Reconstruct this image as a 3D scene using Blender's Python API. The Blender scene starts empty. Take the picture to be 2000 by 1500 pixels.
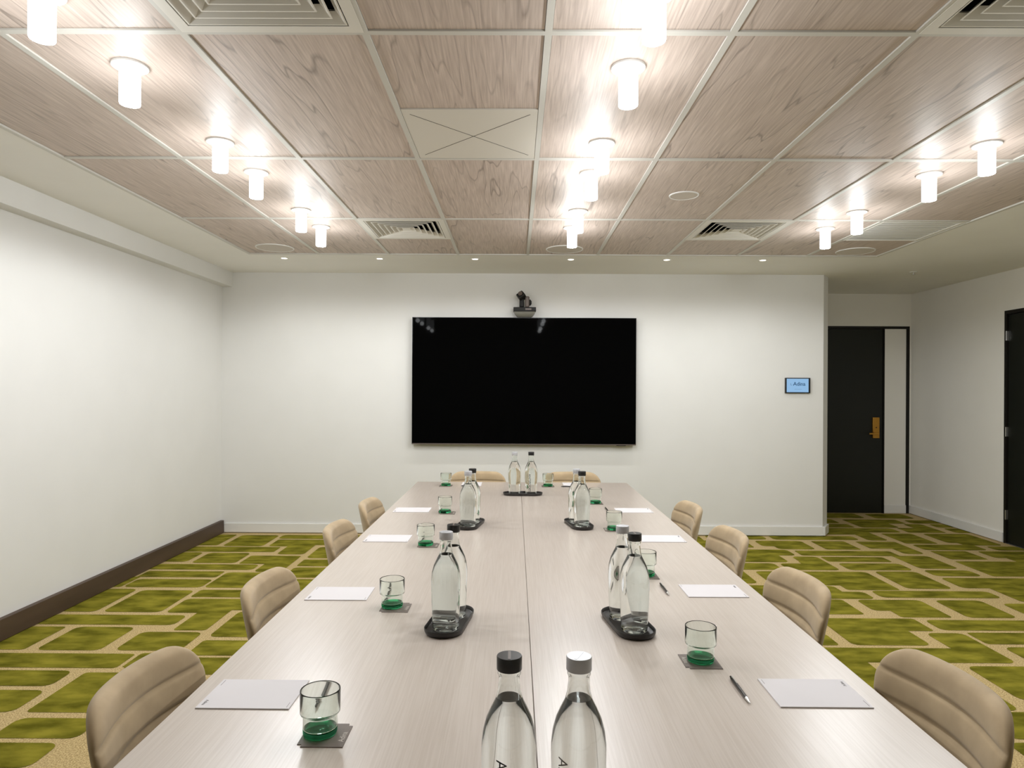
import bpy, bmesh, math, random
from mathutils import Vector, Matrix
random.seed(7)
sc = bpy.context.scene
PI = math.pi
# ---------------------------------------------------------------- camera
FPX = 1311.7
cam_d = bpy.data.cameras.new('camera'); cam = bpy.data.objects.new('camera', cam_d)
sc.collection.objects.link(cam); sc.camera = cam
cam_d.sensor_fit = 'HORIZONTAL'; cam_d.sensor_width = 36.0
cam_d.lens = FPX / 2000 * 36.0
cam_d.shift_y = 11.8 / 2000.0
cam_d.clip_start = 0.05
cam.matrix_world = Matrix.Translation((0, 0, 1.442)) @ Matrix.Rotation(0.0047, 4, 'Z') @ Matrix.Rotation(PI/2, 4, 'X') @ Matrix.Rotation(0.0052, 4, 'Z')
# ---------------------------------------------------------------- light and exposure
w = bpy.data.worlds.new('world'); sc.world = w; w.use_nodes = True
w.node_tree.nodes['Background'].inputs[0].default_value = (0.02, 0.02, 0.02, 1)
TUBE_E = 10.5          # emission of the frosted tube lamps
SPOT_W = 16
GLOW_W = 3.6
BEAM_W = 13.8         # light each tube lamp throws down
#          # recessed downlights in the plaster margin
sc.view_settings.view_transform = 'Standard'; sc.view_settings.look = 'None'
sc.view_settings.gamma = 1.0; sc.view_settings.use_curve_mapping = False
sc.view_settings.exposure = 0.0
cy = sc.cycles
cy.use_denoising = True
cy.max_bounces = 14; cy.diffuse_bounces = 5; cy.glossy_bounces = 5; cy.transmission_bounces = 14; cy.transparent_max_bounces = 12
cy.sample_clamp_indirect = 4.0
try: cy.use_light_tree = True
except Exception: pass
# ---------------------------------------------------------------- materials
def srgb(r, g, b):
    f = lambda c: (c/255/12.92) if c/255 <= .04045 else ((c/255+.055)/1.055)**2.4
    return (f(r), f(g), f(b), 1)
def mat(name, col, rough=.5, metal=0, spec=.5, **kw):
    m = bpy.data.materials.new(name); m.use_nodes = True
    b = m.node_tree.nodes['Principled BSDF']
    b.inputs['Base Color'].default_value = col; b.inputs['Roughness'].default_value = rough
    b.inputs['Metallic'].default_value = metal; b.inputs['Specular IOR Level'].default_value = spec
    for k, v in kw.items(): b.inputs[k.replace('_', ' ')].default_value = v
    return m
def nd(m, t, **kw):
    n = m.node_tree.nodes.new(t)
    for k, v in kw.items(): setattr(n, k, v)
    return n
def lk(m, a, b): m.node_tree.links.new(a, b)
def noise_col(m, c1, c2, scale, detail=4, vec=(1, 1, 1), coord='Object', lo=.3, hi=.7, rand=0):
    """procedural two-tone variation of the base colour"""
    b = m.node_tree.nodes['Principled BSDF']
    tc = nd(m, 'ShaderNodeTexCoord'); mp = nd(m, 'ShaderNodeMapping'); mp.inputs['Scale'].default_value = vec
    lk(m, tc.outputs[coord], mp.inputs[0])
    src = mp.outputs[0]
    if rand:
        oi = nd(m, 'ShaderNodeObjectInfo'); mu = nd(m, 'ShaderNodeMath', operation='MULTIPLY'); mu.inputs[1].default_value = rand
        lk(m, oi.outputs['Random'], mu.inputs[0]); cb = nd(m, 'ShaderNodeCombineXYZ')
        for i in range(3): lk(m, mu.outputs[0], cb.inputs[i])
        va = nd(m, 'ShaderNodeVectorMath', operation='ADD'); lk(m, mp.outputs[0], va.inputs[0]); lk(m, cb.outputs[0], va.inputs[1]); src = va.outputs[0]
    n = nd(m, 'ShaderNodeTexNoise'); n.inputs['Scale'].default_value = scale; n.inputs['Detail'].default_value = detail
    lk(m, src, n.inputs['Vector'])
    r = nd(m, 'ShaderNodeValToRGB'); r.color_ramp.elements[0].position = lo; r.color_ramp.elements[1].position = hi
    r.color_ramp.elements[0].color = c1; r.color_ramp.elements[1].color = c2
    lk(m, n.outputs['Fac'], r.inputs[0]); lk(m, r.outputs[0], b.inputs['Base Color'])
    return n, r, src
def bump(m, h, strength=.2, dist=.002):
    b = m.node_tree.nodes['Principled BSDF']; bp = nd(m, 'ShaderNodeBump')
    bp.inputs['Strength'].default_value = strength; bp.inputs['Distance'].default_value = dist
    lk(m, h, bp.inputs['Height']); lk(m, bp.outputs[0], b.inputs['Normal'])
M = {}
M['wall'] = mat('wall paint', (.775, .765, .745, 1), .75, spec=.3)
n, r, s = noise_col(M['wall'], (.765, .755, .735, 1), (.785, .775, .755, 1), 3)
M['wall_end'] = mat('hall wall paint', (.85, .825, .775, 1), .7, spec=.3)
noise_col(M['wall_end'], (.84, .815, .765, 1), (.86, .835, .785, 1), 3)
M['plaster'] = mat('ceiling plaster', (.86, .84, .80, 1), .7, spec=.3)
noise_col(M['plaster'], (.85, .83, .79, 1), (.87, .85, .81, 1), 3)
M['white'] = mat('white satin paint', (.80, .79, .77, 1), .35)
M['grid'] = mat('ceiling grid metal', (.62, .60, .55, 1), .5)
M['vent'] = mat('vent metal', (.76, .73, .67, 1), .5)
M['vent_dark'] = mat('vent duct black', (.012, .012, .012, 1), .8)
M['access'] = mat('access panel', (.68, .64, .57, 1), .5)
M['slit'] = mat('panel slit', (.06, .05, .045, 1), .8)
M['speaker'] = mat('speaker grille', (.58, .52, .46, 1), .6)
M['brown'] = mat('brown baseboard', srgb(72, 54, 42), .5)
noise_col(M['brown'], srgb(64, 48, 38), srgb(84, 66, 52), 8, vec=(1, .1, 1))
M['black_tv'] = mat('screen glass', (.0015, .0015, .0015, 1), .03, spec=.012)
M['bezel'] = mat('screen bezel', (.006, .006, .007, 1), .3, spec=.3)
M['black'] = mat('black plastic', (.012, .011, .011, 1), .55, spec=.3)
M['tray'] = mat('tray black', (.017, .014, .013, 1), .42)
n, r, s = noise_col(M['tray'], (.013, .011, .010, 1), (.024, .019, .017, 1), 60)
M['greyplastic'] = mat('grey brown plastic', srgb(104, 92, 86), .4)
M['bracket'] = mat('grey bracket', srgb(128, 126, 118), .5)
M['door'] = mat('dark green black paint', srgb(22, 24, 19), .42, spec=.35)
M['frame'] = mat('door frame paint', srgb(24, 22, 19), .4, spec=.3)
M['brass'] = mat('brass', srgb(190, 140, 60), .35, metal=.85)
M['steel'] = mat('steel', (.6, .59, .57, 1), .3, metal=.9)
M['cap_silver'] = mat('silver cap', (.50, .50, .52, 1), .45, metal=.3)
M['cap_black'] = mat('black cap', (.010, .009, .009, 1), .3)
M['legs'] = mat('table leg metal', (.03, .03, .03, 1), .4, metal=.5)
M['paper'] = mat('notepad paper', (.70, .675, .69, 1), .6, spec=.2)
M['ink'] = mat('grey ink', srgb(120, 118, 118), .6)
M['ink_black'] = mat('black print', (.01, .01, .01, 1), .5)
M['ink_grey'] = mat('grey print', srgb(140, 134, 126), .5)
M['coaster'] = mat('taupe coaster', srgb(112, 101, 93), .6)
M['coaster_print'] = mat('coaster print', srgb(205, 196, 186), .6)
M['pen'] = mat('dark pen barrel', srgb(40, 34, 31), .25, spec=.6)
M['fabric'] = mat('beige upholstery', srgb(163, 143, 112), .78, spec=.25, Sheen_Weight=.25)
n, r, s = noise_col(M['fabric'], srgb(170, 149, 118), srgb(188, 166, 133), 14, 5)
n2 = nd(M['fabric'], 'ShaderNodeTexNoise'); n2.inputs['Scale'].default_value = 900; lk(M['fabric'], s, n2.inputs['Vector']); bump(M['fabric'], n2.outputs['Fac'], .12, .0006)
# wood-look ceiling tile: grain runs along y, every tile is cut from another place
m = M['wood'] = mat('bleached wood laminate', (.4, .33, .28, 1), .5, spec=.35)
tc = nd(m, 'ShaderNodeTexCoord'); oi = nd(m, 'ShaderNodeObjectInfo')
sc1 = nd(m, 'ShaderNodeMath', operation='MULTIPLY'); sc1.inputs[1].default_value = 37.0; lk(m, oi.outputs['Random'], sc1.inputs[0])
cb = nd(m, 'ShaderNodeCombineXYZ'); lk(m, sc1.outputs[0], cb.inputs[0]); lk(m, sc1.outputs[0], cb.inputs[1])
va = nd(m, 'ShaderNodeVectorMath', operation='ADD'); lk(m, tc.outputs['Object'], va.inputs[0]); lk(m, cb.outputs[0], va.inputs[1])
mp = nd(m, 'ShaderNodeMapping'); mp.inputs['Scale'].default_value = (1, .085, 1); lk(m, va.outputs[0], mp.inputs[0])
warp = nd(m, 'ShaderNodeTexNoise'); warp.inputs['Scale'].default_value = 4.2; warp.inputs['Detail'].default_value = 3; lk(m, mp.outputs[0], warp.inputs['Vector'])
rings = nd(m, 'ShaderNodeMath', operation='MULTIPLY'); rings.inputs[1].default_value = 13.0; lk(m, warp.outputs['Fac'], rings.inputs[0])
fr = nd(m, 'ShaderNodeMath', operation='FRACT'); lk(m, rings.outputs[0], fr.inputs[0])
rr = nd(m, 'ShaderNodeValToRGB'); e = rr.color_ramp.elements
e[0].position = 0; e[0].color = (1, 1, 1, 1); e[1].position = .82; e[1].color = (.90, .90, .90, 1)
q = e.new(.91); q.color = (.45, .43, .41, 1); q = e.new(1.0); q.color = (.95, .95, .95, 1)
lk(m, fr.outputs[0], rr.inputs[0])
mp2 = nd(m, 'ShaderNodeMapping'); mp2.inputs['Scale'].default_value = (1, .035, 1); lk(m, va.outputs[0], mp2.inputs[0])
fine = nd(m, 'ShaderNodeTexNoise'); fine.inputs['Scale'].default_value = 130; fine.inputs['Detail'].default_value = 5; lk(m, mp2.outputs[0], fine.inputs['Vector'])
mask = nd(m, 'ShaderNodeTexNoise'); mask.inputs['Scale'].default_value = 4.5; mask.inputs['Detail'].default_value = 2; lk(m, mp.outputs[0], mask.inputs['Vector'])
mr = nd(m, 'ShaderNodeMapRange'); mr.inputs[1].default_value = .38; mr.inputs[2].default_value = .62; mr.inputs[3].default_value = .10; mr.inputs[4].default_value = .8; lk(m, mask.outputs['Fac'], mr.inputs[0])
basec = nd(m, 'ShaderNodeValToRGB'); e = basec.color_ramp.elements
e[0].position = .3; e[0].color = srgb(186, 169, 158); e[1].position = .7; e[1].color = srgb(216, 200, 189); lk(m, fine.outputs['Fac'], basec.inputs[0])
mx = nd(m, 'ShaderNodeMixRGB', blend_type='MULTIPLY'); lk(m, mr.outputs[0], mx.inputs[0]); lk(m, basec.outputs[0], mx.inputs[1]); lk(m, rr.outputs[0], mx.inputs[2])
lk(m, mx.outputs[0], m.node_tree.nodes['Principled BSDF'].inputs['Base Color'])
# table laminate: fine pale streaks along y
m = M['table'] = mat('pale streaked laminate', (.6, .55, .5, 1), .31, spec=.8, Coat_Weight=.2, Coat_Roughness=.36)
n, r, s = noise_col(m, srgb(188, 176, 165), srgb(196, 185, 175), 260, 5, vec=(1, .02, 1), lo=.38, hi=.62)
M['table_edge'] = mat('table edge band', srgb(212, 200, 188), .45)
# carpet
m = M['carpet_green'] = mat('olive green pile', (.15, .15, .03, 1), 1, spec=0)
n, r, s = noise_col(m, srgb(94, 91, 28), srgb(148, 140, 52), 5.5, 9, vec=(1, 2.0, 1), lo=.34, hi=.68)
n2 = nd(m, 'ShaderNodeTexNoise'); n2.inputs['Scale'].default_value = 420; lk(m, s, n2.inputs['Vector']); bump(m, n2.outputs['Fac'], .5, .003)
m = M['carpet_beige'] = mat('sand loop pile', (.5, .42, .26, 1), .95, spec=.1)
n, r, s = noise_col(m, srgb(160, 136, 92), srgb(212, 190, 140), 160, 4, lo=.38, hi=.62)
bump(m, n.outputs['Fac'], .5, .003)
def emis(name, col, st):
    m = bpy.data.materials.new(name); m.use_nodes = True; b = m.node_tree.nodes['Principled BSDF']
    b.inputs['Base Color'].default_value = col; b.inputs['Emission Color'].default_value = col; b.inputs['Emission Strength'].default_value = st
    return m
M['tube'] = emis('frosted tube lit', (.94, .97, .985, 1), TUBE_E)
M['downlight'] = emis('downlight lit', (1, .9, .75, 1), 5.0)
M['screen_blue'] = emis('small display lit', srgb(150, 200, 245), .75)
M['screen_blue'].node_tree.nodes['Principled BSDF'].inputs['Base Color'].default_value = (.05, .05, .05, 1)
M['screen_ink'] = mat('display lettering', srgb(40, 84, 130), .5)
def glass(name, col, ior=1.45, rough=0):
    m = bpy.data.materials.new(name); m.use_nodes = True; nt = m.node_tree; nt.nodes.clear()
    o = nt.nodes.new('ShaderNodeOutputMaterial'); g = nt.nodes.new('ShaderNodeBsdfGlass')
    g.inputs['Color'].default_value = col; g.inputs['IOR'].default_value = ior; g.inputs['Roughness'].default_value = rough
    nt.links.new(g.outputs[0], o.inputs[0]); return m
M['glass_clear'] = glass('clear bottle glass', (.985, .995, .99, 1))
M['water'] = glass('water', (1, 1, 1, 1), 1.33)
M['glass_green'] = glass('pale green tumbler glass', (.965, .99, .975, 1))
M['glass_base'] = glass('deep green glass base', (.30, .80, .55, 1))
# ---------------------------------------------------------------- mesh helpers
class MB:
    def __init__(s): s.v = []; s.f = []; s.m = []
    def add(s, vs, fs, mi=0):
        o = len(s.v); s.v += [tuple(v) for v in vs]; s.f += [tuple(i+o for i in f) for f in fs]; s.m += [mi]*len(fs); return s
    def box(s, x0, x1, y0, y1, z0, z1, mi=0):
        return s.add([(x0,y0,z0),(x1,y0,z0),(x1,y1,z0),(x0,y1,z0),(x0,y0,z1),(x1,y0,z1),(x1,y1,z1),(x0,y1,z1)],
                     [(0,3,2,1),(4,5,6,7),(0,1,5,4),(1,2,6,5),(2,3,7,6),(3,0,4,7)], mi)
    def prism(s, pts, z0, z1, mi=0):
        n = len(pts)
        return s.add([(x,y,z0) for x,y in pts]+[(x,y,z1) for x,y in pts],
                     [tuple(range(n-1,-1,-1)), tuple(range(n,2*n))]+[(i,(i+1)%n,n+(i+1)%n,n+i) for i in range(n)], mi)
    def lathe(s, prof, c=(0,0,0), n=32, mi=0, closed=False):
        """prof: list of (r,z); r==0 ends are poles; closed=True joins last ring to first"""
        vs=[]; fs=[]; rings=[]
        for r_, z in prof:
            if r_ < 1e-7: rings.append([len(vs)]); vs.append((c[0],c[1],c[2]+z))
            else:
                rings.append(list(range(len(vs), len(vs)+n)))
                vs += [(c[0]+r_*math.cos(2*PI*i/n), c[1]+r_*math.sin(2*PI*i/n), c[2]+z) for i in range(n)]
        seq = list(zip(rings, rings[1:])) + ([(rings[-1], rings[0])] if closed else [])
        for a, b in seq:
            for i in range(n):
                j=(i+1)%n
                if len(a)==1 and len(b)==1: break
                if len(a)==1: fs.append((a[0], b[j], b[i]))
                elif len(b)==1: fs.append((a[i], a[j], b[0]))
                else: fs.append((a[i], a[j], b[j], b[i]))
        return s.add(vs, fs, mi)
    def tube(s, p0, p1, r0, r1=None, n=12, mi=0):
        r1 = r0 if r1 is None else r1
        p0, p1 = Vector(p0), Vector(p1); d=(p1-p0).normalized()
        a = d.orthogonal().normalized(); b = d.cross(a)
        vs=[]
        for p, r_ in ((p0,r0),(p1,r1)):
            vs += [tuple(p+(a*math.cos(2*PI*i/n)+b*math.sin(2*PI*i/n))*r_) for i in range(n)]
        return s.add(vs, [tuple(range(n-1,-1,-1)), tuple(range(n,2*n))]+[(i,(i+1)%n,n+(i+1)%n,n+i) for i in range(n)], mi)
    def xf(s, mtx):
        s.v = [tuple(mtx @ Vector(v)) for v in s.v]; return s
def mk(name, mb, mats, parent=None, smooth=False, bev=0, kind=None, loc=None, fix=True):
    me = bpy.data.meshes.new(name); me.from_pydata(mb.v, [], mb.f)
    if not isinstance(mats, (list, tuple)): mats = [mats]
    for m_ in mats: me.materials.append(M[m_] if isinstance(m_, str) else m_)
    for p, i in zip(me.polygons, mb.m): p.material_index = i
    if fix:
        bm = bmesh.new(); bm.from_mesh(me); bmesh.ops.recalc_face_normals(bm, faces=bm.faces[:]); bm.to_mesh(me); bm.free()
    if smooth is not False:
        ang = math.radians(35 if smooth is True else smooth)
        for p in me.polygons: p.use_smooth = True
        try: me.set_sharp_from_angle(angle=ang)
        except Exception: pass
    me.update()
    o = bpy.data.objects.new(name, me); sc.collection.objects.link(o)
    if parent: o.parent = parent
    if loc: o.location = loc
    if bev:
        b = o.modifiers.new('Bevel', 'BEVEL'); b.width = bev; b.segments = 2; b.limit_method = 'ANGLE'
        for p in me.polygons: p.use_smooth = True
        try: me.set_sharp_from_angle(angle=math.radians(35))
        except Exception: pass
    if kind: o['kind'] = kind
    return o
def tag(o, label, cat, group=None):
    o['label'] = label; o['category'] = cat
    if group: o['group'] = group
    return o
def thing(name, label, cat, loc=(0,0,0), rz=0, group=None):
    o = bpy.data.objects.new(name, None); sc.collection.objects.link(o)
    o.empty_display_size = .05; o.location = loc; o.rotation_euler = (0,0,rz); return tag(o, label, cat, group)
def dup(root, loc, rz=0, label=None, group=None):
    c = root.copy(); sc.collection.objects.link(c); c.location = loc; c.rotation_euler = (0,0,rz)
    if label: c['label'] = label
    if group: c['group'] = group
    for ch in list(root.children):
        d = ch.copy(); sc.collection.objects.link(d); d.parent = c
        for g in list(ch.children):
            e_ = g.copy(); sc.collection.objects.link(e_); e_.parent = d
    return c
def text_mb(txt, size, mtx, ext=.0003, shear=0, mi=0, off=0):
    cu = bpy.data.curves.new('t', 'FONT'); cu.body = txt; cu.size = size; cu.extrude = ext; cu.resolution_u = 3; cu.shear = shear; cu.offset = off
    cu.align_x = 'CENTER'; cu.align_y = 'CENTER'
    o = bpy.data.objects.new('t', cu); sc.collection.objects.link(o)
    dg = bpy.context.evaluated_depsgraph_get(); me = o.evaluated_get(dg).to_mesh()
    mb = MB(); mb.add([mtx @ v.co for v in me.vertices], [tuple(p.vertices) for p in me.polygons], mi)
    o.evaluated_get(dg).to_mesh_clear(); bpy.data.objects.remove(o); bpy.data.curves.remove(cu)
    return mb
# ---------------------------------------------------------------- dimensions
CZ = 2.605            # ceiling height
XL, XR, YB, YD, YF = -2.935, 4.70, 6.706, 8.0, -2.6
GX0 = 0.103           # ceiling grid origin, 0.6 m modules across, 1.2 m along
ROWS = [-2.608, -1.408, -.208, .992, 2.192, 3.392, 4.592, 5.785]
FX0, FX1 = GX0-2.4, GX0+3.0
# ---------------------------------------------------------------- floor with traced carpet pattern
CELLS = [(-2.934,-2.731,6.159,6.612),(-2.675,-2.307,6.134,6.595),(-2.275,-0.796,6.448,6.612),(-2.254,-0.796,6.194,6.41),(-2.254,-1.836,6.134,6.241),(-2.074,-1.836,5.839,6.165),(-2.934,-2.124,5.917,6.105),(-2.934,-2.726,5.568,5.891),(-2.672,-2.307,5.535,5.877),(-2.27,-1.836,5.515,5.787),(-2.053,-1.836,5.275,5.553),(-2.934,-2.085,5.331,5.493),(-2.88,-2.276,5.114,5.281),(-2.835,-2.269,4.851,5.059),(-2.25,-1.836,4.851,5.256),(-2.934,-2.851,4.851,5.12),(-2.934,-2.696,4.31,4.805),(-2.652,-2.276,4.31,4.78),(-2.239,-1.836,4.628,4.796),(-2.239,-0.796,4.36,4.592),(-2.239,-1.836,4.303,4.392),(-2.034,-1.836,3.991,4.329),(-2.934,-2.072,4.077,4.256),(-2.631,-2.277,3.676,4.038),(-2.934,-2.695,3.68,4.038),(-2.197,-1.836,3.679,3.961),(-1.774,-0.796,3.888,4.336),(-1.774,-0.796,3.617,3.835),(-1.774,-0.796,3.375,3.589),(-1.774,-0.796,5.715,6.115),(-1.774,-0.796,5.455,5.665),(-1.774,-0.796,5.121,5.414),(-1.774,-0.796,4.628,5.079),(-2.934,-2.048,3.445,3.632),(-2.934,-2.24,3.232,3.411),(-2.934,-2.224,2.97,3.188),(-2.168,-1.836,2.971,3.391),(-2.153,-1.794,2.75,2.92),(-2.934,-1.836,2.535,2.715),(0.896,1.829,6.392,6.673),(1.892,2.465,6.546,6.715),(2.526,3.361,6.546,6.715),(0.946,2.218,6.208,6.486),(2.309,2.758,6.262,6.486),(2.418,2.758,6.148,6.305),(2.851,3.173,6.148,6.486),(0.896,2.477,5.913,6.127),(0.896,2.322,5.68,5.958),(2.53,3.392,5.916,6.092),(2.417,2.637,5.671,5.874),(2.219,2.637,5.435,5.639),(2.405,2.637,5.612,5.707),(0.896,2.174,5.435,5.639),(0.896,1.833,5.049,5.463),(2.666,3.208,5.707,5.868),(2.713,3.229,5.443,5.654),(1.924,2.811,5.009,5.389),(2.425,2.811,4.896,5.039),(0.896,2.366,4.835,4.997),(0.896,2.517,4.684,4.852),(0.896,2.272,4.357,4.667),(2.996,4.01,7.688,7.977),(4.118,4.565,7.672,7.948),(3.689,4.293,7.374,7.597),(3.689,4.095,7.15,7.431),(2.996,3.575,7.374,7.624),(2.996,3.619,7.15,7.33),(4.366,4.754,7.389,7.571),(4.232,4.432,7.108,7.35),(4.046,4.432,6.904,7.137),(4.51,4.754,7.169,7.35),(4.531,4.754,6.904,7.128),(2.996,3.633,6.796,7.109),(2.996,3.975,6.904,7.109),(3.437,3.633,6.529,6.866),(3.725,4.035,6.406,6.853),(4.145,4.606,6.444,6.853),(4.237,4.606,6.346,6.477),(3.275,3.658,6.193,6.477),(3.475,3.658,5.995,6.235),(3.748,4.329,6.151,6.363),(3.765,4.093,5.811,6.112),(3.316,3.634,5.501,5.922),(4.189,5.204,5.868,6.112),(4.283,5.204,5.743,5.896),(4.405,5.204,6.151,6.307),(3.304,3.674,5.281,5.452),(3.752,5.204,5.281,5.746),(2.883,3.219,4.937,5.403),(3.302,5.204,4.959,5.229),(3.497,5.204,4.647,4.988),(2.579,3.423,4.72,4.881),(2.368,2.807,4.435,4.667),(2.479,2.807,4.308,4.458),(2.907,3.225,4.308,4.667),(3.324,5.204,4.326,4.601),(1.931,2.538,4.063,4.283),(1.931,2.378,3.83,4.084),(2.592,5.204,4.078,4.262),(2.71,5.204,3.858,4.041),(2.46,2.683,3.782,4.03),(0.946,2.683,3.588,3.791),(0.896,1.853,3.825,3.994),(2.767,5.204,3.588,3.813),(2.377,5.204,3.157,3.546),(0.946,1.885,3.054,3.6),(2.069,5.204,2.802,3.04),(2.028,5.204,2.577,2.774),(-2.023,-1.836,3.46,3.644),(-2.016,-1.836,3.432,3.554),(1.938,2.3,3.054,3.546)]
def fill(x0, x1, y0, y1, seed):
    rnd = random.Random(seed); y = y0; out = []
    while y < y1-.06:
        h = min(rnd.choice([.17, .22, .3, .42, .5]), y1-y); x = x0
        while x < x1-.06:
            wd = min(rnd.choice([.35, .5, .62, .9, 1.1]), x1-x)
            if x1-x-wd < .15: wd = x1-x
            out.append((x+.04, x+wd-.035, y+.022, y+h-.022)); x += wd
        y += h
    return out
CELLS += fill(-.80, .93, YF, YB-.02, 3) + fill(XL, -.80, YF, 2.515, 5) + fill(.93, XR, YF, 2.56, 8)
CELLS = [(max(a, XL+.01), min(b, XR-.005), max(c, YF), min(d, YD-.01)) for a, b, c, d in CELLS]
CELLS = [q for q in CELLS if q[1]-q[0] > .02 and q[3]-q[2] > .02]
def inside(x, y, skip):
    return any(i != skip and a-.004 <= x <= b+.004 and c-.004 <= y <= d+.004 for i, (a, b, c, d) in enumerate(CELLS))
fl = MB().add([(XL-.1,YF-.1,0),(XR+.5,YF-.1,0),(XR+.5,YD+.1,0),(XL-.1,YD+.1,0)], [(0,1,2,3)], 0)
fl.add([(XL-.1,YF-.1,-.05),(XR+.5,YF-.1,-.05),(XR+.5,YD+.1,-.05),(XL-.1,YD+.1,-.05)], [(3,2,1,0)], 0)
for i, (a, b, c, d) in enumerate(CELLS):
    r0 = min(.045, (b-a)*.4, (d-c)*.4); pts = []
    for (cx_, cy_, sx, sy, a0) in ((a,c,1,1,180),(b,c,-1,1,270),(b,d,-1,-1,0),(a,d,1,-1,90)):
        # a corner shared with another patch stays square so L-shapes stay whole
        rr_ = 0 if inside(cx_-sx*.006, cy_+sy*.006, i) or inside(cx_+sx*.006, cy_-sy*.006, i) or inside(cx_-sx*.006, cy_-sy*.006, i) else r0*(.5 + .5*((i*7+a0) % 3 > 0))
        if rr_ == 0: pts.append((cx_, cy_))
        else:
            for k in range(5):
                t = math.radians(a0+k*22.5); pts.append((cx_+sx*rr_+rr_*math.cos(t), cy_+sy*rr_+rr_*math.sin(t)))
    n = len(pts); fl.add([(x, y, .0015+.00002*(i % 7)) for x, y in pts], [tuple(range(n))], 1)
floor = mk('floor', fl, ['carpet_beige', 'carpet_green'], kind='structure', fix=False)
# ---------------------------------------------------------------- walls
T = .12
mk('wall_left', MB().box(XL-T, XL, YF-T, YB, 0, CZ), 'wall', kind='structure')
mk('wall_back', MB().prism([(XL-T,YB),(3.07,YB),(3.179,YB+.144),(3.179,YD),(3.06,YD),(3.06,YB+.12),(XL-T,YB+.12)], 0, CZ), 'wall', kind='structure')
DT = 2.222
mk('wall_passage', MB().box(3.179, 3.42, YD, YD+T, 0, CZ).box(3.42, XR, YD, YD+T, DT, CZ).box(4.682, XR, YD, YD+T, 0, DT), 'wall_end', kind='structure')
mk('wall_right', MB().box(XR, XR+T, YF-T, 5.54, 0, CZ).box(XR, XR+T, 5.54, 6.47, 2.226, CZ).box(XR, XR+T, 6.47, YD+T, 0, CZ), 'wall_end', kind='structure')
mk('wall_front', MB().box(XL-T, XR+T, YF-T, YF, 0, CZ), 'wall', kind='structure')
mk('trim_1', MB().box(XL, -2.833, YF, YB, 2.459, CZ), 'wall', kind='structure')
# baseboards
mk('baseboard_left', MB().box(XL, -2.900, YF, YB-.015, 0.004, .128), 'brown', kind='structure', bev=.003)
mk('baseboard_back', MB().box(-2.898, 3.07, YB-.018, YB, 0.010, .098).prism([(3.070,YB-.018),(3.090,YB-.018),(3.199,YB+.144),(3.179,YB+.144),(3.07,YB)], .010, .098), 'white', kind='structure', bev=.002)
mk('baseboard_right', MB().box(XR-.018, XR, 6.475, YD-.002, 0.006, .098).box(XR-.018, XR, YF, 5.53, 0.006, .098), 'white', kind='structure', bev=.002)
# ---------------------------------------------------------------- ceiling: plaster margin, grid and wood tiles
cl = MB()
cl.box(XL-T, FX0, YF-T, YD+T, CZ, CZ+.12).box(FX1, XR+T, YF-T, YD+T, CZ, CZ+.12).box(FX0, FX1, ROWS[-1], YD+T, CZ, CZ+.12)
cl.box(XL-T, XR+T, YF-T, YD+T, CZ+.30, CZ+.34)
ceiling = mk('ceiling', cl, 'plaster', kind='structure')
g = MB(); hw = .012
ZG0, ZG1 = CZ+.001, CZ+.020
for k in range(-3, 5): g.box(GX0+.6*k-hw, GX0+.6*k+hw, YF, ROWS[-1]-.001, ZG0, ZG1)
for r_ in ROWS[1:-1]:
    for k in range(-4, 5): g.box(GX0+.6*k+hw, GX0+.6*(k+1)-hw, r_-hw, r_+hw, ZG0, ZG1)
mk('ceiling_grid', g, 'grid', parent=ceiling)
e_ = MB().box(FX0-.012, FX0+.012, YF, ROWS[-1]+.012, CZ-.002, CZ+.02).box(FX1-.012, FX1+.012, YF, ROWS[-1]+.012, CZ-.002, CZ+.02).box(FX0+.012, FX1-.012, ROWS[-1]-.010, ROWS[-1]+.012, CZ-.002, CZ+.02)
mk('edge_trim', e_, 'grid', parent=ceiling)
ZT = CZ+.007
tiles = {}
def tile(x0, x1, y0, y1):
    key = (round(x1-x0, 3), round(y1-y0, 3)); cx_, cy_ = (x0+x1)/2, (y0+y1)/2
    if key not in tiles:
        o = mk('ceiling_tile', MB().box(-(x1-x0)/2, (x1-x0)/2, -(y1-y0)/2, (y1-y0)/2, 0, .012), 'wood', parent=ceiling); tiles[key] = o
    else:
        o = tiles[key].copy(); sc.collection.objects.link(o)
    o.location = (cx_, cy_, ZT)
gp = .0135
for ri in range(len(ROWS)-1):
    y0, y1 = ROWS[ri]+gp, ROWS[ri+1]-gp
    for k in range(-4, 5):
        x0, x1 = GX0+.6*k+gp, GX0+.6*(k+1)-gp; a, b = y0, y1
        if k in (-2, 2) and ri == 6 or (k == 4 and ri == 6): a = 5.194+.002
        if k in (-2, 2) and ri == 3: b = 1.590
        if k == -1 and ri == 4: b = 2.790
        tile(x0, x1, a, b)
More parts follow.
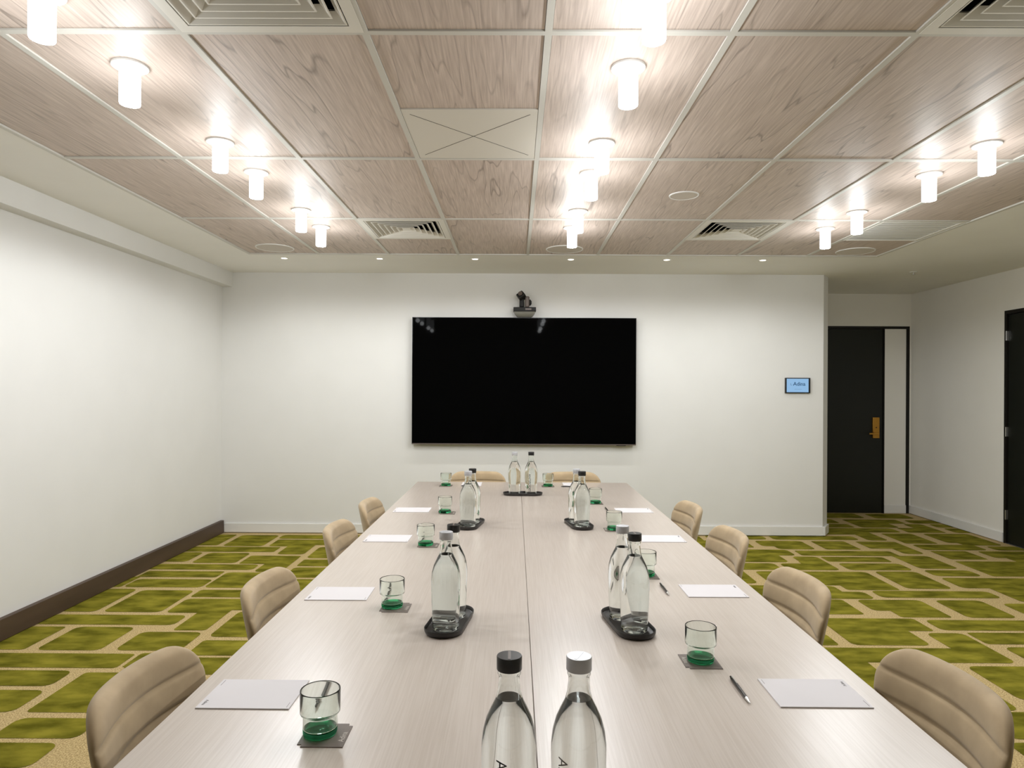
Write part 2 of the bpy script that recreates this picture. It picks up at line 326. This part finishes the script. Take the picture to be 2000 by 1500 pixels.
# ---------------------------------------------------------------- diffusers
def diffuser(cx_, y0, label):
    r = thing('air_diffuser', label, 'air vent', (cx_, y0+.3, CZ), group='square air diffusers in the ceiling')
    S = .2965; I = .259
    f = MB()
    for a in range(4):
        f.add([(-S,-S,0),(S,-S,0),(I,-I,0),(-I,-I,0),(-S,-S,.012),(S,-S,.012),(I,-I,.055),(-I,-I,.055)], [(0,1,2,3),(3,2,6,7),(0,4,5,1)])
        q = Matrix.Rotation(PI/2, 4, 'Z'); f.xf(q)
    mk('frame', f, 'vent', parent=r, fix=False)
    p = MB(); P = .275
    p.add([(-P,-P,.06),(P,-P,.06),(P,P,.06),(-P,P,.06),(-P,-P,.2),(P,-P,.2),(P,P,.2),(-P,P,.2)], [(4,5,6,7),(0,1,5,4),(1,2,6,5),(2,3,7,6),(3,0,4,7)])
    mk('plenum', p, 'vent_dark', parent=r)
    for i in range(6):
        h = .250-.038*i; b = MB(); h2 = h-.026; t = .0016
        lo = [(-h,-h),(h,-h),(h,h),(-h,h)]; hi = [(-h2,-h2),(h2,-h2),(h2,h2),(-h2,h2)]
        vs = [(x,y,.001) for x,y in lo]+[(x,y,.030) for x,y in hi]+[(x*(h+.0055)/h,y*(h+.0055)/h,.0012) for x,y in lo]+[(x*(h2+t)/h2,y*(h2+t)/h2,.030+t) for x,y in hi]
        fs = []
        for j in range(4):
            n = (j+1) % 4; fs += [(j,n,4+n,4+j),(8+j,12+j,12+n,8+n),(j,8+j,8+n,n),(4+j,4+n,12+n,12+j)]
        b.add(vs, fs); mk('blade', b, 'vent', parent=r)
    mk('centre_plate', MB().box(-.03, .03, -.03, .03, .004, .007), 'vent', parent=r)
    return r
diffuser(GX0-.9, 4.592, 'square air diffuser at the far left of the wood ceiling, before the screen wall')
diffuser(GX0+1.5, 4.592, 'square air diffuser at the far right of the wood ceiling, before the screen wall')
diffuser(GX0-.9, 1.592, 'large square air diffuser cut by the top edge, left of centre')
diffuser(GX0+1.5, 1.592, 'large square air diffuser cut by the top right corner')
r = thing('return_air_grille', 'beige slatted return air grille at the right edge of the wood ceiling', 'air vent', (GX0+2.7, 4.895, CZ))
f = MB(); S = .285
f.box(-S,S,-S,-S+.012,.0,.015).box(-S,S,S-.012,S,.0,.015).box(-S,-S+.012,-S+.012,S-.012,.0,.015).box(S-.03,S,-S+.012,S-.012,.0,.015)
mk('frame', f, 'vent', parent=r)
for i in range(11):
    y = -S+.034+i*.049
    mk('slat', MB().add([(-S+.013,y-.014,.0032),(S-.031,y-.014,.0032),(S-.031,y+.014,.002),(-S+.013,y+.014,.002),(-S+.013,y-.014,.0045),(S-.031,y-.014,.0045),(S-.031,y+.014,.0033),(-S+.013,y+.014,.0033)], [(0,3,2,1),(4,5,6,7),(0,1,5,4),(1,2,6,5),(2,3,7,6),(3,0,4,7)]), 'white', parent=r)
mk('backing', MB().box(-S,S,-S,S,.0175,.0195), 'access', parent=r)
r = thing('access_panel', 'plain beige ceiling access panel marked with a thin diagonal cross', 'ceiling panel', (GX0-.3, 3.085, CZ))
mk('panel', MB().box(-.2865,.2865,-.292,.292,.002,.012), 'access', parent=r)
cr = MB()
for s_ in (1, -1):
    d = Vector((.255, .245*s_, 0)); nn = Vector((-d.y, d.x, 0)).normalized()*.0012
    cr.add([-d-nn+Vector((0,0,.0012)), d-nn+Vector((0,0,.0012)), d+nn+Vector((0,0,.0012)), -d+nn+Vector((0,0,.0012)),
            -d-nn+Vector((0,0,.002)), d-nn+Vector((0,0,.002)), d+nn+Vector((0,0,.002)), -d+nn+Vector((0,0,.002))], [(0,3,2,1),(4,5,6,7),(0,1,5,4),(1,2,6,5),(2,3,7,6),(3,0,4,7)])
mk('cross_slit', cr, 'slit', parent=r)
# ceiling speakers
for (x, y, rad, lab) in ((GX0-2.1, 5.555, .152, 'round ceiling speaker at the far left corner of the wood ceiling'),
                         (GX0+.3, 5.565, .152, 'round ceiling speaker behind the farthest middle tube lights, above the screen'),
                         (GX0+.9, 4.02, .086, 'small round ceiling speaker right of the middle row of tube lights'),
                         (GX0+2.72, 5.60, .150, 'round ceiling speaker at the far right corner beyond the return air grille')):
    r = thing('ceiling_speaker', lab, 'speaker', (x, y, ZT), group='round ceiling speakers')
    mk('rim', MB().lathe([(rad-.008,0),(rad-.006,-.006),(rad,-.006),(rad+.002,0)], n=48), 'white', parent=r, smooth=True)
    mk('grille', MB().lathe([(0,-.0045),(rad-.0075,-.0045),(rad-.0075,0),(0,0)], n=48), 'speaker', parent=r, smooth=True)
# ---------------------------------------------------------------- tube lamps
rootL = None
LY = [4.827, 4.380, 3.618, 3.176, 2.430, 1.978]
names_col = {-1.403: 'left', .403: 'middle', 2.218: 'right'}
order = ['farthest', 'second farthest', 'third farthest', 'fourth farthest', 'fifth farthest', 'sixth farthest']
for cx_, cn in names_col.items():
    for i, y in enumerate(LY):
        if i < 6: lab = 'white glowing tube lamp on the wood ceiling, %s of the %s row' % (order[i], cn)
        else: lab = 'white tube lamp behind the camera, %s row, about %.1f m from the rear wall' % (cn, y-YF)
        if rootL is None:
            rootL = thing('tube_ceiling_light', lab, 'ceiling light', (cx_, y, ZT), group='tube lamps in three rows on the wood ceiling')
            mk('flange', MB().lathe([(0,0),(.062,0),(.0625,-.003),(.061,-.007),(.050,-.0075),(.049,-.004),(.036,-.004),(0,-.004)], n=40), 'white', parent=rootL, smooth=True)
            mk('tube', MB().lathe([(0,-.0045),(.0345,-.0045),(.0350,-.006),(.0350,-.138),(.0335,-.1415),(0,-.142)], n=28), 'tube', parent=rootL, smooth=True)
        else: dup(rootL, (cx_, y, ZT), label=lab)
        ld = bpy.data.lights.new('tube_glow', 'POINT'); ld.energy = GLOW_W; ld.color = (.94, .97, .985); ld.shadow_soft_size = .030
        lo = bpy.data.objects.new('tube_glow', ld); sc.collection.objects.link(lo); lo.location = (cx_, y, ZT-.178)
        ld = bpy.data.lights.new('tube_beam', 'SPOT'); ld.energy = BEAM_W; ld.color = (.94, .97, .985); ld.shadow_soft_size = .030; ld.spot_size = math.radians(179.5); ld.spot_blend = .2
        lo = bpy.data.objects.new('tube_beam', ld); sc.collection.objects.link(lo); lo.location = (cx_, y, ZT-.178)
# recessed downlights in the plaster margin
rootD = None
dl = [(-2.06, 'first from the left'), (-1.21, 'second from the left'), (-.362, 'third from the left'), (.489, 'third from the right'), (1.339, 'second from the right'), (2.190, 'first from the right')]
for x, lab in dl:
    lab = 'tiny recessed downlight in the white ceiling margin, ' + lab
    if rootD is None:
        rootD = thing('recessed_downlight', lab, 'ceiling light', (x, 5.965, CZ), group='recessed downlights along the screen wall')
        mk('rim', MB().lathe([(.026,0),(.027,-.003),(.038,-.003),(.040,0)], n=28), 'white', parent=rootD, smooth=True)
        mk('lens', MB().lathe([(0,-.0022),(.0255,-.0022),(.0255,-.0002),(0,-.0002)], n=28), 'downlight', parent=rootD, smooth=True)
    else: dup(rootD, (x, 5.965, CZ), label=lab)
    ld = bpy.data.lights.new('downlight_beam', 'SPOT'); ld.energy = SPOT_W; ld.color = (.96, .97, .95); ld.spot_size = math.radians(168); ld.spot_blend = 1; ld.shadow_soft_size = .028
    lo = bpy.data.objects.new('downlight_beam', ld); sc.collection.objects.link(lo); lo.location = (x, 5.965, CZ-.012)
r = thing('sprinkler_rosette', 'tiny white sprinkler rosette in the ceiling before the passage door', 'sprinkler', (3.845, 6.51, CZ))
mk('rosette', MB().lathe([(0,0),(.034,0),(.032,-.005),(.012,-.009),(0,-.009)], n=24), 'white', parent=r, smooth=True)
mk('deflector', MB().lathe([(0,-.009),(.006,-.009),(.006,-.024),(.018,-.025),(.018,-.027),(0,-.027)], n=20), 'steel', parent=r, smooth=True)
# ---------------------------------------------------------------- doors
d1 = mk('door_1', MB().box(3.42, 4.372, YD+.010, YD+.050, .004, 2.190), 'door', kind='structure', bev=.002)
mk('door_frame', MB().box(3.42, 4.682, YD-.004, YD+.06, 2.192, DT).box(4.646, 4.682, YD-.004, YD+.06, 0, 2.191).box(4.374, 4.388, YD-.004, YD+.06, 0, 2.191), 'frame', parent=d1)
sp = mk('side_panel', MB().box(4.389, 4.645, YD+.004, YD+.05, .0, 2.191), 'wall_end', parent=d1)
mk('panel_skirting', MB().box(4.389, 4.645, YD-.008, YD+.004, .004, .098), 'white', parent=sp, bev=.001)
hp = mk('handle_plate', MB().box(4.247, 4.326, YD-.012, YD+.010, .893, 1.140), 'brass', parent=d1, bev=.003)
hl = MB().tube((4.285, YD-.012, .948), (4.285, YD-.050, .948), .010).box(4.185, 4.297, YD-.060, YD-.046, .939, .958)
mk('lever', hl, 'brass', parent=hp, bev=.002)
mk('card_reader_dot', MB().lathe([(0,0),(.007,0),(.007,.003),(0,.003)], n=16).xf(Matrix.Translation((4.287, YD-.012, 1.020)) @ Matrix.Rotation(PI/2, 4, 'X')), 'black', parent=hp)
d2 = mk('door_2', MB().box(XR+.014, XR+.055, 5.572, 6.438, .006, 2.190), 'door', kind='structure', bev=.002)
mk('door_frame', MB().box(XR-.006, XR+.07, 6.440, 6.470, 0, 2.226).box(XR-.006, XR+.07, 5.540, 5.570, 0, 2.226).box(XR-.006, XR+.07, 5.570, 6.440, 2.192, 2.226), 'frame', parent=d2)
for z in (1.985, 1.068, .275):
    mk('hinge', MB().box(XR-.0075, XR+.013, 6.4385, 6.4405, z-.045, z+.045).tube((XR-.010, 6.4395, z-.045), (XR-.010, 6.4395, z+.045), .0045), 'steel', parent=d2)
mk('threshold_strip', MB().box(XR-.01, XR+.06, 5.57, 6.44, .002, .005), 'steel', parent=d2)
# ---------------------------------------------------------------- wall screen
tv = thing('television', 'huge black flat television on the white wall at the end of the table', 'television', (.0865, YB, 1.53))
x0, x1, z0, z1 = -1.1065, 1.1065, -.628, .628
bz = MB().box(x0, x1, -.078, -.040, z0, z1)
mk('bezel', bz, 'bezel', parent=tv, bev=.002)
mk('screen', MB().box(x0+.006, x1-.006, -.0805, -.0775, z0+.014, z1-.006), 'black_tv', parent=tv)
mk('wall_mount', MB().box(-.45, .45, -.041, -.0005, -.25, .25), 'black', parent=tv)
mk('sensor_bar', MB().box(x1-.19, x1-.10, -.079, -.060, z0-.006, z0+.001), 'black', parent=tv)
mk('bottom_trim', MB().box(x0+.004, x1-.004, -.0815, -.0800, z0+.002, z0+.010), 'greyplastic', parent=tv)
# conference camera above it
cc = thing('conference_camera', 'small black swivel conference camera on a shelf above the television', 'camera', (.09, YB, 2.160))
br = MB()
prof = [(.060,.001),(.082,.018),(.096,.034),(.104,.052),(.104,.0555)]
vs = []; fs = []
for (a, z) in prof: vs += [(-a,-.110*a/.104,z),(a,-.110*a/.104,z),(a,-.0005,z),(-a,-.0005,z)]
for i in range(len(prof)-1):
    for j in range(4): n = (j+1) % 4; fs.append((4*i+j, 4*i+n, 4*i+4+n, 4*i+4+j))
fs += [(3,2,1,0), tuple(range(4*len(prof)-4, 4*len(prof)))]
mk('bracket', br.add(vs, fs), 'bracket', parent=cc)
mk('base', MB().box(-.111, .111, -.125, -.02, .056, .096), 'black', parent=cc, bev=.004)
mk('front_window', MB().box(.005, .065, -.1265, -.1248, .068, .084), 'greyplastic', parent=cc)
mk('arm', MB().box(-.052, -.006, -.105, -.055, .096, .195), 'black', parent=cc, bev=.012)
mk('arm', MB().box(.004, .046, -.115, -.055, .0965, .205), 'greyplastic', parent=cc, bev=.012)
hd = MB().box(-.040, .034, -.045, .035, -.033, .033)
hd.xf(Matrix.Translation((-.028, -.092, .205)) @ Matrix.Rotation(math.radians(-38), 4, 'Y') @ Matrix.Rotation(math.radians(-30), 4, 'X'))
hh = mk('head', hd, 'black', parent=cc, bev=.010)
mk('lens', MB().lathe([(0,0),(.020,0),(.022,.004),(.022,.014),(.0,.014)], n=24).xf(Matrix.Translation((-.028, -.092, .205)) @ Matrix.Rotation(math.radians(-38), 4, 'Y') @ Matrix.Rotation(math.radians(-30), 4, 'X') @ Matrix.Translation((0,-.046,0)) @ Matrix.Rotation(PI/2, 4, 'X')), 'greyplastic', parent=hh, smooth=True)
mk('side_knob', MB().lathe([(0,.0),(.030,.0),(.030,.010),(.016,.022),(0,.022)], n=24).xf(Matrix.Translation((.0455, -.085, .145)) @ Matrix.Rotation(PI/2, 4, 'Y')), 'black', parent=cc, smooth=True)
# booking display
bd = thing('booking_display', 'small wall display with a lit pale blue screen, left of the passage', 'display', (2.806, YB, 1.502))
mk('case', MB().box(-.121, .123, -.030, -.0005, -.076, .076), 'bezel', parent=bd, bev=.002)
scn = mk('screen', MB().box(-.112, .104, -.0315, -.0298, -.067, .067), 'screen_blue', parent=bd)
tx = text_mb('Adina', .052, Matrix.Translation((.012, -.0322, .014)) @ Matrix.Rotation(PI/2, 4, 'X'), .0004, off=.0006)
tx.v = [(x*1.0, y, z) for x, y, z in tx.v]
sw = [(-.072,.022),(-.074,.012),(-.070,.002),(-.062,-.001),(-.053,.004),(-.046,.014)]
for a, b in zip(sw, sw[1:]): tx.add([(a[0]-.0015,-.0324,a[1]),(b[0]-.0015,-.0324,b[1]),(b[0]+.0015,-.0324,b[1]+.0015),(a[0]+.0015,-.0324,a[1]+.0015)], [(0,1,2,3)])
tx.box(-.036, .036, -.0324, -.0318, -.038, -.0365)
mk('logo_lettering', tx, 'screen_ink', parent=scn, fix=False)
# ---------------------------------------------------------------- table
TX0, TX1, TXM, TY0, TY1, TZ = -.755, .868, .046, .42, 5.222, .726
tb = thing('conference_table', 'long pale wood-grain conference table down the middle of the room', 'table', (TXM, 2.82, 0))
hl_ = (TY1-TY0)/2
for nm, a, b in (('tabletop', TX0-TXM, -.0006), ('tabletop', .0006, TX1-TXM)):
    mk(nm, MB().box(a, b, -hl_, hl_, TZ-.028, TZ), 'table', parent=tb, bev=.0012)
for sx in (-1, 1):
    for sy in (-1, 1):
        mk('leg', MB().box(-.03, .03, -.03, .03, 0.002, TZ-.05).xf(Matrix.Translation((sx*.62, sy*1.90, 0))), 'legs', parent=tb, bev=.004)
mk('underframe', MB().box(-.62,.62,-1.93,-1.87,TZ-.075,TZ-.029).box(-.62,.62,1.87,1.93,TZ-.075,TZ-.029).box(-.03,.03,-1.87,1.87,TZ-.075,TZ-.029), 'legs', parent=tb)
# ---------------------------------------------------------------- chairs
def backrest_mb():
    NU, NV = 44, 64; W0, W1, RC, H, TH = .232, .196, .105, .385, .040
    seams = [.072, .140, .208, .276]
    front = []; back = []
    for j in range(NV+1):
        s = H*(j/NV)**1.25
        w_ = W0+(W1-W0)*(s/H)**1.3
        if s < RC: w_ = w_-RC+math.sqrt(max(RC*RC-(RC-s)**2, 0))
        for i in range(NU+1):
            u = -1+2*i/NU; u = math.copysign(1-(1-abs(u))**1.35, u)
            E = math.sqrt(max(1-abs(u)**7, 0))
            if s < .022: E *= math.sqrt(max(1-(1-s/.022)**2, 0))
            if H-s < .02: E *= math.sqrt(max(1-(1-(H-s)/.02)**2, 0))
            x = w_*u
            yc = -.268+.205*s+.45*max(0, s-.26)**2*4
            yc += .060*(x/W0)**2
            z = .797-s*.975
            gr = sum(math.exp(-((s-q)/.0045)**2) for q in seams)
            prev = 0; puff = 0
            for q in seams+[H]:
                if s <= q: puff = math.sin(PI*(s-prev)/(q-prev)); break
                prev = q
            th = TH/2*E
            front.append((x, yc+th+(.0035*puff-.0080*gr)*E, z)); back.append((x, yc-th, z))
    n = NU+1; mb = MB(); o = len(front); fs = []
    for j in range(NV):
        for i in range(NU):
            a = j*n+i; fs.append((a, a+1, a+n+1, a+n)); fs.append((o+a, o+a+n, o+a+n+1, o+a+1))
    for j in range(NV):   # close the side rims
        for i in (0, NU):
            a = j*n+i; fs.append((a, a+n, o+a+n, o+a))
    for i in range(NU):
        a = i; fs.append((a, o+a, o+a+1, a+1)); a = NV*n+i; fs.append((a, a+1, o+a+1, o+a))
    return mb.add(front+back, fs)
def chair(label, loc, rz):
    r = thing('upholstered_chair', label, 'chair', loc, rz, 'beige chairs around the table')
    o = mk('backrest', backrest_mb(), 'fabric', parent=r)
    bm = bmesh.new(); bm.from_mesh(o.data); bmesh.ops.remove_doubles(bm, verts=bm.verts, dist=.0002); bmesh.ops.recalc_face_normals(bm, faces=bm.faces)
    bm.to_mesh(o.data); bm.free()
    for p in o.data.polygons: p.use_smooth = True
    # seat cushion: rounded plan, crowned top
    pts = []
    for k in range(48):
        t = 2*PI*k/48; c, s = math.cos(t), math.sin(t)
        pts.append((.205*math.copysign(abs(c)**.5, c), .02+.215*math.copysign(abs(s)**.5, s)))
    mb = MB(); lv = [(.94,.395),(1,.405),(1,.430),(.96,.446),(.80,.452),(.4,.449),(.02,.447)]
    vs = [(x*k, .02+(y-.02)*k, z) for k, z in lv for x, y in pts]; fs = [tuple(range(47,-1,-1)), tuple(range(48*6, 48*7))]
    for q in range(6):
        for i in range(48): fs.append((q*48+i, q*48+(i+1)%48, (q+1)*48+(i+1)%48, (q+1)*48+i))
    mk('seat', mb.add(vs, fs), 'fabric', parent=r, smooth=60)
    for sx in (-1, 1):
        for sy in (-1, 1):
            mk('leg', MB().tube((sx*.15, .02+sy*.15, .394), (sx*.205, .0+sy*.205, .002), .014, .009, 14), 'legs', parent=r, smooth=True)
    return r
cl_y = [1.53, 2.29, 3.20, 3.89]; cr_y = [1.54, 2.33, 3.10, 3.83]
nm = ['nearest the camera', 'second from the camera', 'third from the camera', 'farthest, by the white wall']
c0 = chair('beige quilted chair on the left side of the table, ' + nm[0], (-.622, cl_y[0], 0), -PI/2)
for i in (1, 2, 3): dup(c0, (-.622+.004*i, cl_y[i], 0), -PI/2, label='beige quilted chair on the left side of the table, ' + nm[i])
for i in range(4): dup(c0, (.770, cr_y[i], 0), PI/2+.03, label='beige quilted chair on the right side of the table, ' + nm[i])
dup(c0, (-.292, 5.068, 0), PI, label='beige quilted chair at the far end of the table, left one under the screen')
dup(c0, (.452, 5.068, 0), PI, label='beige quilted chair at the far end of the table, right one under the screen')
# ---------------------------------------------------------------- place settings
def pad_proto():
    r = thing('notepad', '', 'notepad', (0,0,0), 0, 'white notepads at the seats')
    mk('sheets', MB().box(-.074, .074, -.105, .105, 0, .0028), 'paper', parent=r)
    t1 = text_mb('Adina', .011, Matrix.Translation((.048, -.094, .0030)), .0001)
    t1.box(-.068, -.040, -.0985, -.0975, .0028, .0031)
    t1.box(.045, .068, .0975, .0983, .0028, .0031)
    mk('printed_logo', t1, 'ink', parent=r, fix=False)
    return r
def pen_proto():
    r = thing('ballpoint_pen', '', 'pen', (0,0,0), 0, 'pens beside the notepads')
    h = .0048
    mk('barrel', MB().tube((0,-.045,h),(0,.052,h), .0042, .0045, 16).tube((0,.052,h),(0,.066,h), .0045, .0036, 16), 'pen', parent=r, smooth=True)
    mk('tip', MB().tube((0,-.058,h),(0,-.045,h), .0030, .0042, 16).tube((0,-.069,h),(0,-.058,h), .0008, .0030, 12), 'steel', parent=r, smooth=True)
    mk('clip', MB().box(-.0012,.0012,.022,.062,h+.0048,h+.0060).box(-.0012,.0012,.058,.062,h+.003,h+.0050), 'steel', parent=r)
    mk('button', MB().tube((0,.066,h),(0,.073,h), .0022, .0022, 12), 'pen', parent=r, smooth=True)
    return r
def coaster_proto():
    r = thing('coaster', '', 'coaster', (0,0,0), 0, 'taupe square coasters under the tumblers')
    a = .047; n_ = .009
    mk('card', MB().prism([(-a+n_,-a),(a,-a),(a,a-n_),(a-n_,a-n_),(a-n_,a),(-a,a),(-a,-a+n_),(-a+n_,-a+n_)], 0, .0016), 'coaster', parent=r)
    t = text_mb('Adina', .017, Matrix.Translation((a-.009, -.008, .0018)) @ Matrix.Rotation(PI/2, 4, 'Z'), .0001)
    mk('printed_logo', t, 'coaster_print', parent=r, fix=False)
    return r
def tumbler_proto():
    r = thing('water_tumbler', '', 'glass', (0,0,0), 0, 'green based water tumblers')
    out = [(0,0),(.030,0),(.0335,.002),(.0348,.006),(.0352,.016),(.0350,.040),(.0362,.0425),(.0400,.0455),(.0408,.048),(.0410,.090),(.0406,.0925),(.0398,.0930)]
    inn = [(.0390,.0925),(.0386,.090),(.0384,.050),(.0376,.0475),(.0342,.0445),(.0328,.041),(.0330,.016),(.0322,.0135),(0,.0135)]
    up = [(r_,z) for r_,z in out if z >= .0155] + [(r_,z) for r_,z in inn if z >= .0155]
    mk('bowl', MB().lathe(up, n=48, closed=True), 'glass_green', parent=r, smooth=60)
    mk('base', MB().lathe([(0,0),(.030,0),(.0335,.002),(.0348,.006),(.0351,.0158),(.0329,.0158),(.030,.0115),(.02,.0085),(0,.0075)], n=48), 'glass_base', parent=r, smooth=60)
    return r
pad0, pen0, coa0, tum0 = pad_proto(), pen_proto(), coaster_proto(), tumbler_proto()
first = {id(pad0): 1, id(pen0): 1, id(coa0): 1, id(tum0): 1}
used = set()
def put(proto, loc, rz, label):
    if proto.name not in used:
        used.add(proto.name); proto.location = loc; proto.rotation_euler = (0,0,rz); proto['label'] = label; return proto
    return dup(proto, loc, rz, label=label)
rowsL = [(1.570, -.401, 1.392), (2.345, -.401, 2.207), (3.218, -.408, 3.088), (3.984, -.404, 3.905)]
rowsR = [(1.596, .495, 1.782), (2.405, .509, 2.603), (3.248, .512, 3.455), (4.010, .513, 4.262)]
seat = ['nearest seat', 'second seat from the camera', 'third seat from the camera', 'fourth seat from the camera']
for i, (py_, gx, gy) in enumerate(rowsL):
    who = 'on the left side of the table, ' + seat[i]
    jit = .012*(i % 2)-.006
    put(pad0, (-.606, py_, TZ), -PI/2+jit, 'white notepad ' + who)
    put(pen0, (-.440, py_-.012, TZ), PI+.0+jit, 'dark ballpoint pen ' + who)
    put(coa0, (gx+.013, gy-.006, TZ), 0, 'taupe coaster ' + who)
    put(tum0, (gx, gy, TZ+.0016), 0, 'green based tumbler ' + who)
for i, (py_, gx, gy) in enumerate(rowsR):
    who = 'on the right side of the table, ' + seat[i]
    jit = .010*(i % 2)-.005
    put(pad0, (.710, py_, TZ), PI/2+jit, 'white notepad ' + who)
    put(pen0, (.540 + (.012 if i == 3 else 0), py_+.008, TZ), 0+jit, 'dark ballpoint pen ' + who)
    put(coa0, (gx-.003, gy-.004, TZ), PI, 'taupe coaster ' + who)
    put(tum0, (gx, gy, TZ+.0016), 0, 'green based tumbler ' + who)
for (px_, gx, pnx, nm_) in ((-.325, -.512, -.325, 'left'), (.440, .248, .415, 'right')):
    who = 'at the far end of the table, %s seat' % nm_
    put(pad0, (px_, 5.092, TZ), PI, 'white notepad ' + who)
    put(pen0, (pnx, 4.975, TZ), PI/2, 'dark ballpoint pen ' + who)
    put(coa0, (gx, 5.002, TZ), PI/2, 'taupe coaster ' + who)
    put(tum0, (gx, 5.004, TZ+.0016), 0, 'green based tumbler ' + who)
# ---------------------------------------------------------------- trays and bottles
def tray_proto():
    r = thing('bottle_tray', '', 'tray', (0,0,0), 0, 'black oval bottle trays')
    def stad(wd, ln, n=14):
        rr_ = wd/2; c = ln/2-rr_; p = []
        for k in range(n+1): t = -PI/2+PI*k/n; p.append((c+rr_*math.cos(t), rr_*math.sin(t)))
        for k in range(n+1): t = PI/2+PI*k/n; p.append((-c+rr_*math.cos(t), rr_*math.sin(t)))
        return p
    lv = [(.100,.252,0),(.110,.262,.002),(.117,.269,.010),(.118,.270,.0165),(.1155,.2675,.018),(.112,.264,.0165),(.108,.260,.0075),(.100,.252,.0055)]
    vs = []; fs = []; N = 30
    for wd, ln, z in lv: vs += [(x, y, z) for x, y in stad(wd, ln)]
    for q in range(len(lv)-1):
        for i in range(N): fs.append((q*N+i, q*N+(i+1)%N, (q+1)*N+(i+1)%N, (q+1)*N+i))
    fs += [tuple(range(N-1,-1,-1)), tuple(range((len(lv)-1)*N, len(lv)*N))]
    mk('dish', MB().add(vs, fs), 'tray', parent=r, smooth=50)
    return r
BO = [(.0360,0),(.0385,.003),(.0396,.010),(.0402,.030),(.0425,.080),(.0440,.125),(.0438,.150),(.0415,.170),(.0360,.190),(.0285,.206),(.0220,.219),(.0185,.232),(.0170,.246),(.0166,.258),(.0185,.2595),(.0185,.2625),(.0160,.264),(.0158,.280)]
def inner(prof, t): return [(max(r_-t, .001), z) for r_, z in prof]
def bottle_proto(cap, printm, label):
    r = thing('water_bottle', label, 'bottle', (0,0,0), 0, 'glass water bottles')
    o = BO; inn = [(r_-.0020, z) for r_, z in BO if z >= .008]
    prof = [(0,.004),(.020,.003),(.030,0)]+o+[(.0140,.2800)]+[p for p in reversed(inn[:-1])]+[(.028,.0085),(.015,.011),(0,.012)]
    mk('glass', MB().lathe(prof, n=56), 'glass_clear', parent=r, smooth=60)
    lev = .222
    wt = [(0,.0115),(.015,.0105),(.028,.0080)]+[(r_-.0018, z) for r_, z in BO if .008 <= z < lev]+[(.0196,lev),(0,lev)]
    mk('water', MB().lathe(wt, n=56), 'water', parent=r, smooth=60)
    mk('cap', MB().lathe([(.0162,.2660),(.0198,.2660),(.0203,.2672),(.0203,.2865),(.0195,.2878),(0,.2880),(0,.2806),(.0162,.2806)], n=40), cap, parent=r, smooth=True)
    mk('cap_stripe', MB().box(-.0022,.0022,-.016,.016,.2880,.2883), 'greyplastic' if cap == 'cap_black' else 'cap_silver', parent=r)
    # lettering runs down the front, wrapped round the glass
    t = text_mb('ANTIPODES', .024, Matrix.Rotation(-PI/2, 4, 'Z'), .0)
    mx_ = []
    for x, y, z in t.v:
        zz = .082+y*.95; th = -PI/2-.28+x/.0432
        rad = .0002+(lambda q: next((a[0]+(b[0]-a[0])*(q-a[1])/(b[1]-a[1]) for a, b in zip(BO, BO[1:]) if a[1] <= q <= b[1]), .042))(zz)
        mx_.append((rad*math.cos(th), rad*math.sin(th), zz))
    t.v = mx_
    mk('lettering', t, printm, parent=r, fix=False)
    return r
tray0 = tray_proto()
bk = bottle_proto('cap_black', 'ink_black', ''); bs = bottle_proto('cap_silver', 'ink_grey', '')
BZ = TZ+.0057
trays = [((.050, 1.070), 0, 'black oval tray under the two bottles nearest the camera'),
         ((-.196, 2.055), PI/2-.13, 'black oval tray with two bottles, left half of the table, nearer one'),
         ((.346, 2.050), PI/2+.15, 'black oval tray with two bottles, right half of the table, nearer one'),
         ((-.232, 3.545), PI/2-.17, 'black oval tray with two bottles, left half of the table, farther one'),
         ((.340, 3.560), PI/2+.17, 'black oval tray with two bottles, right half of the table, farther one'),
         ((.056, 4.590), 0, 'black oval tray at the far end of the table below the screen')]
for (x, y), a, lab in trays: put(tray0, (x, y, TZ), a, lab)
bl = [(bk, -.007, 1.070, 'black capped glass water bottle nearest the camera, left of the pair'),
      (bs, .104, 1.070, 'silver capped glass water bottle nearest the camera, right of the pair'),
      (bs, -.203, 1.998, 'silver capped water bottle, front one on the nearer left tray'),
      (bk, -.191, 2.105, 'black capped water bottle, back one on the nearer left tray'),
      (bk, .357, 1.995, 'black capped water bottle, front one on the nearer right tray'),
      (bs, .338, 2.103, 'silver capped water bottle, back one on the nearer right tray'),
      (bs, -.242, 3.490, 'silver capped water bottle, front one on the farther left tray'),
      (bk, -.226, 3.598, 'black capped water bottle, back one on the farther left tray'),
      (bk, .351, 3.505, 'black capped water bottle, front one on the farther right tray'),
      (bs, .332, 3.612, 'silver capped water bottle, back one on the farther right tray'),
      (bs, -.001, 4.590, 'silver capped water bottle on the tray below the screen, left of the pair'),
      (bk, .112, 4.590, 'black capped water bottle on the tray below the screen, right of the pair')]
for i, (p, x, y, lab) in enumerate(bl):
    o = put(p, (x, y, BZ), 0 if p is bk else -.42, lab)
    if 1 < i < 11:      # these stand with the lettering turned away
        for ch in list(o.children):
            if ch.name.startswith('lettering'): bpy.data.objects.remove(ch)
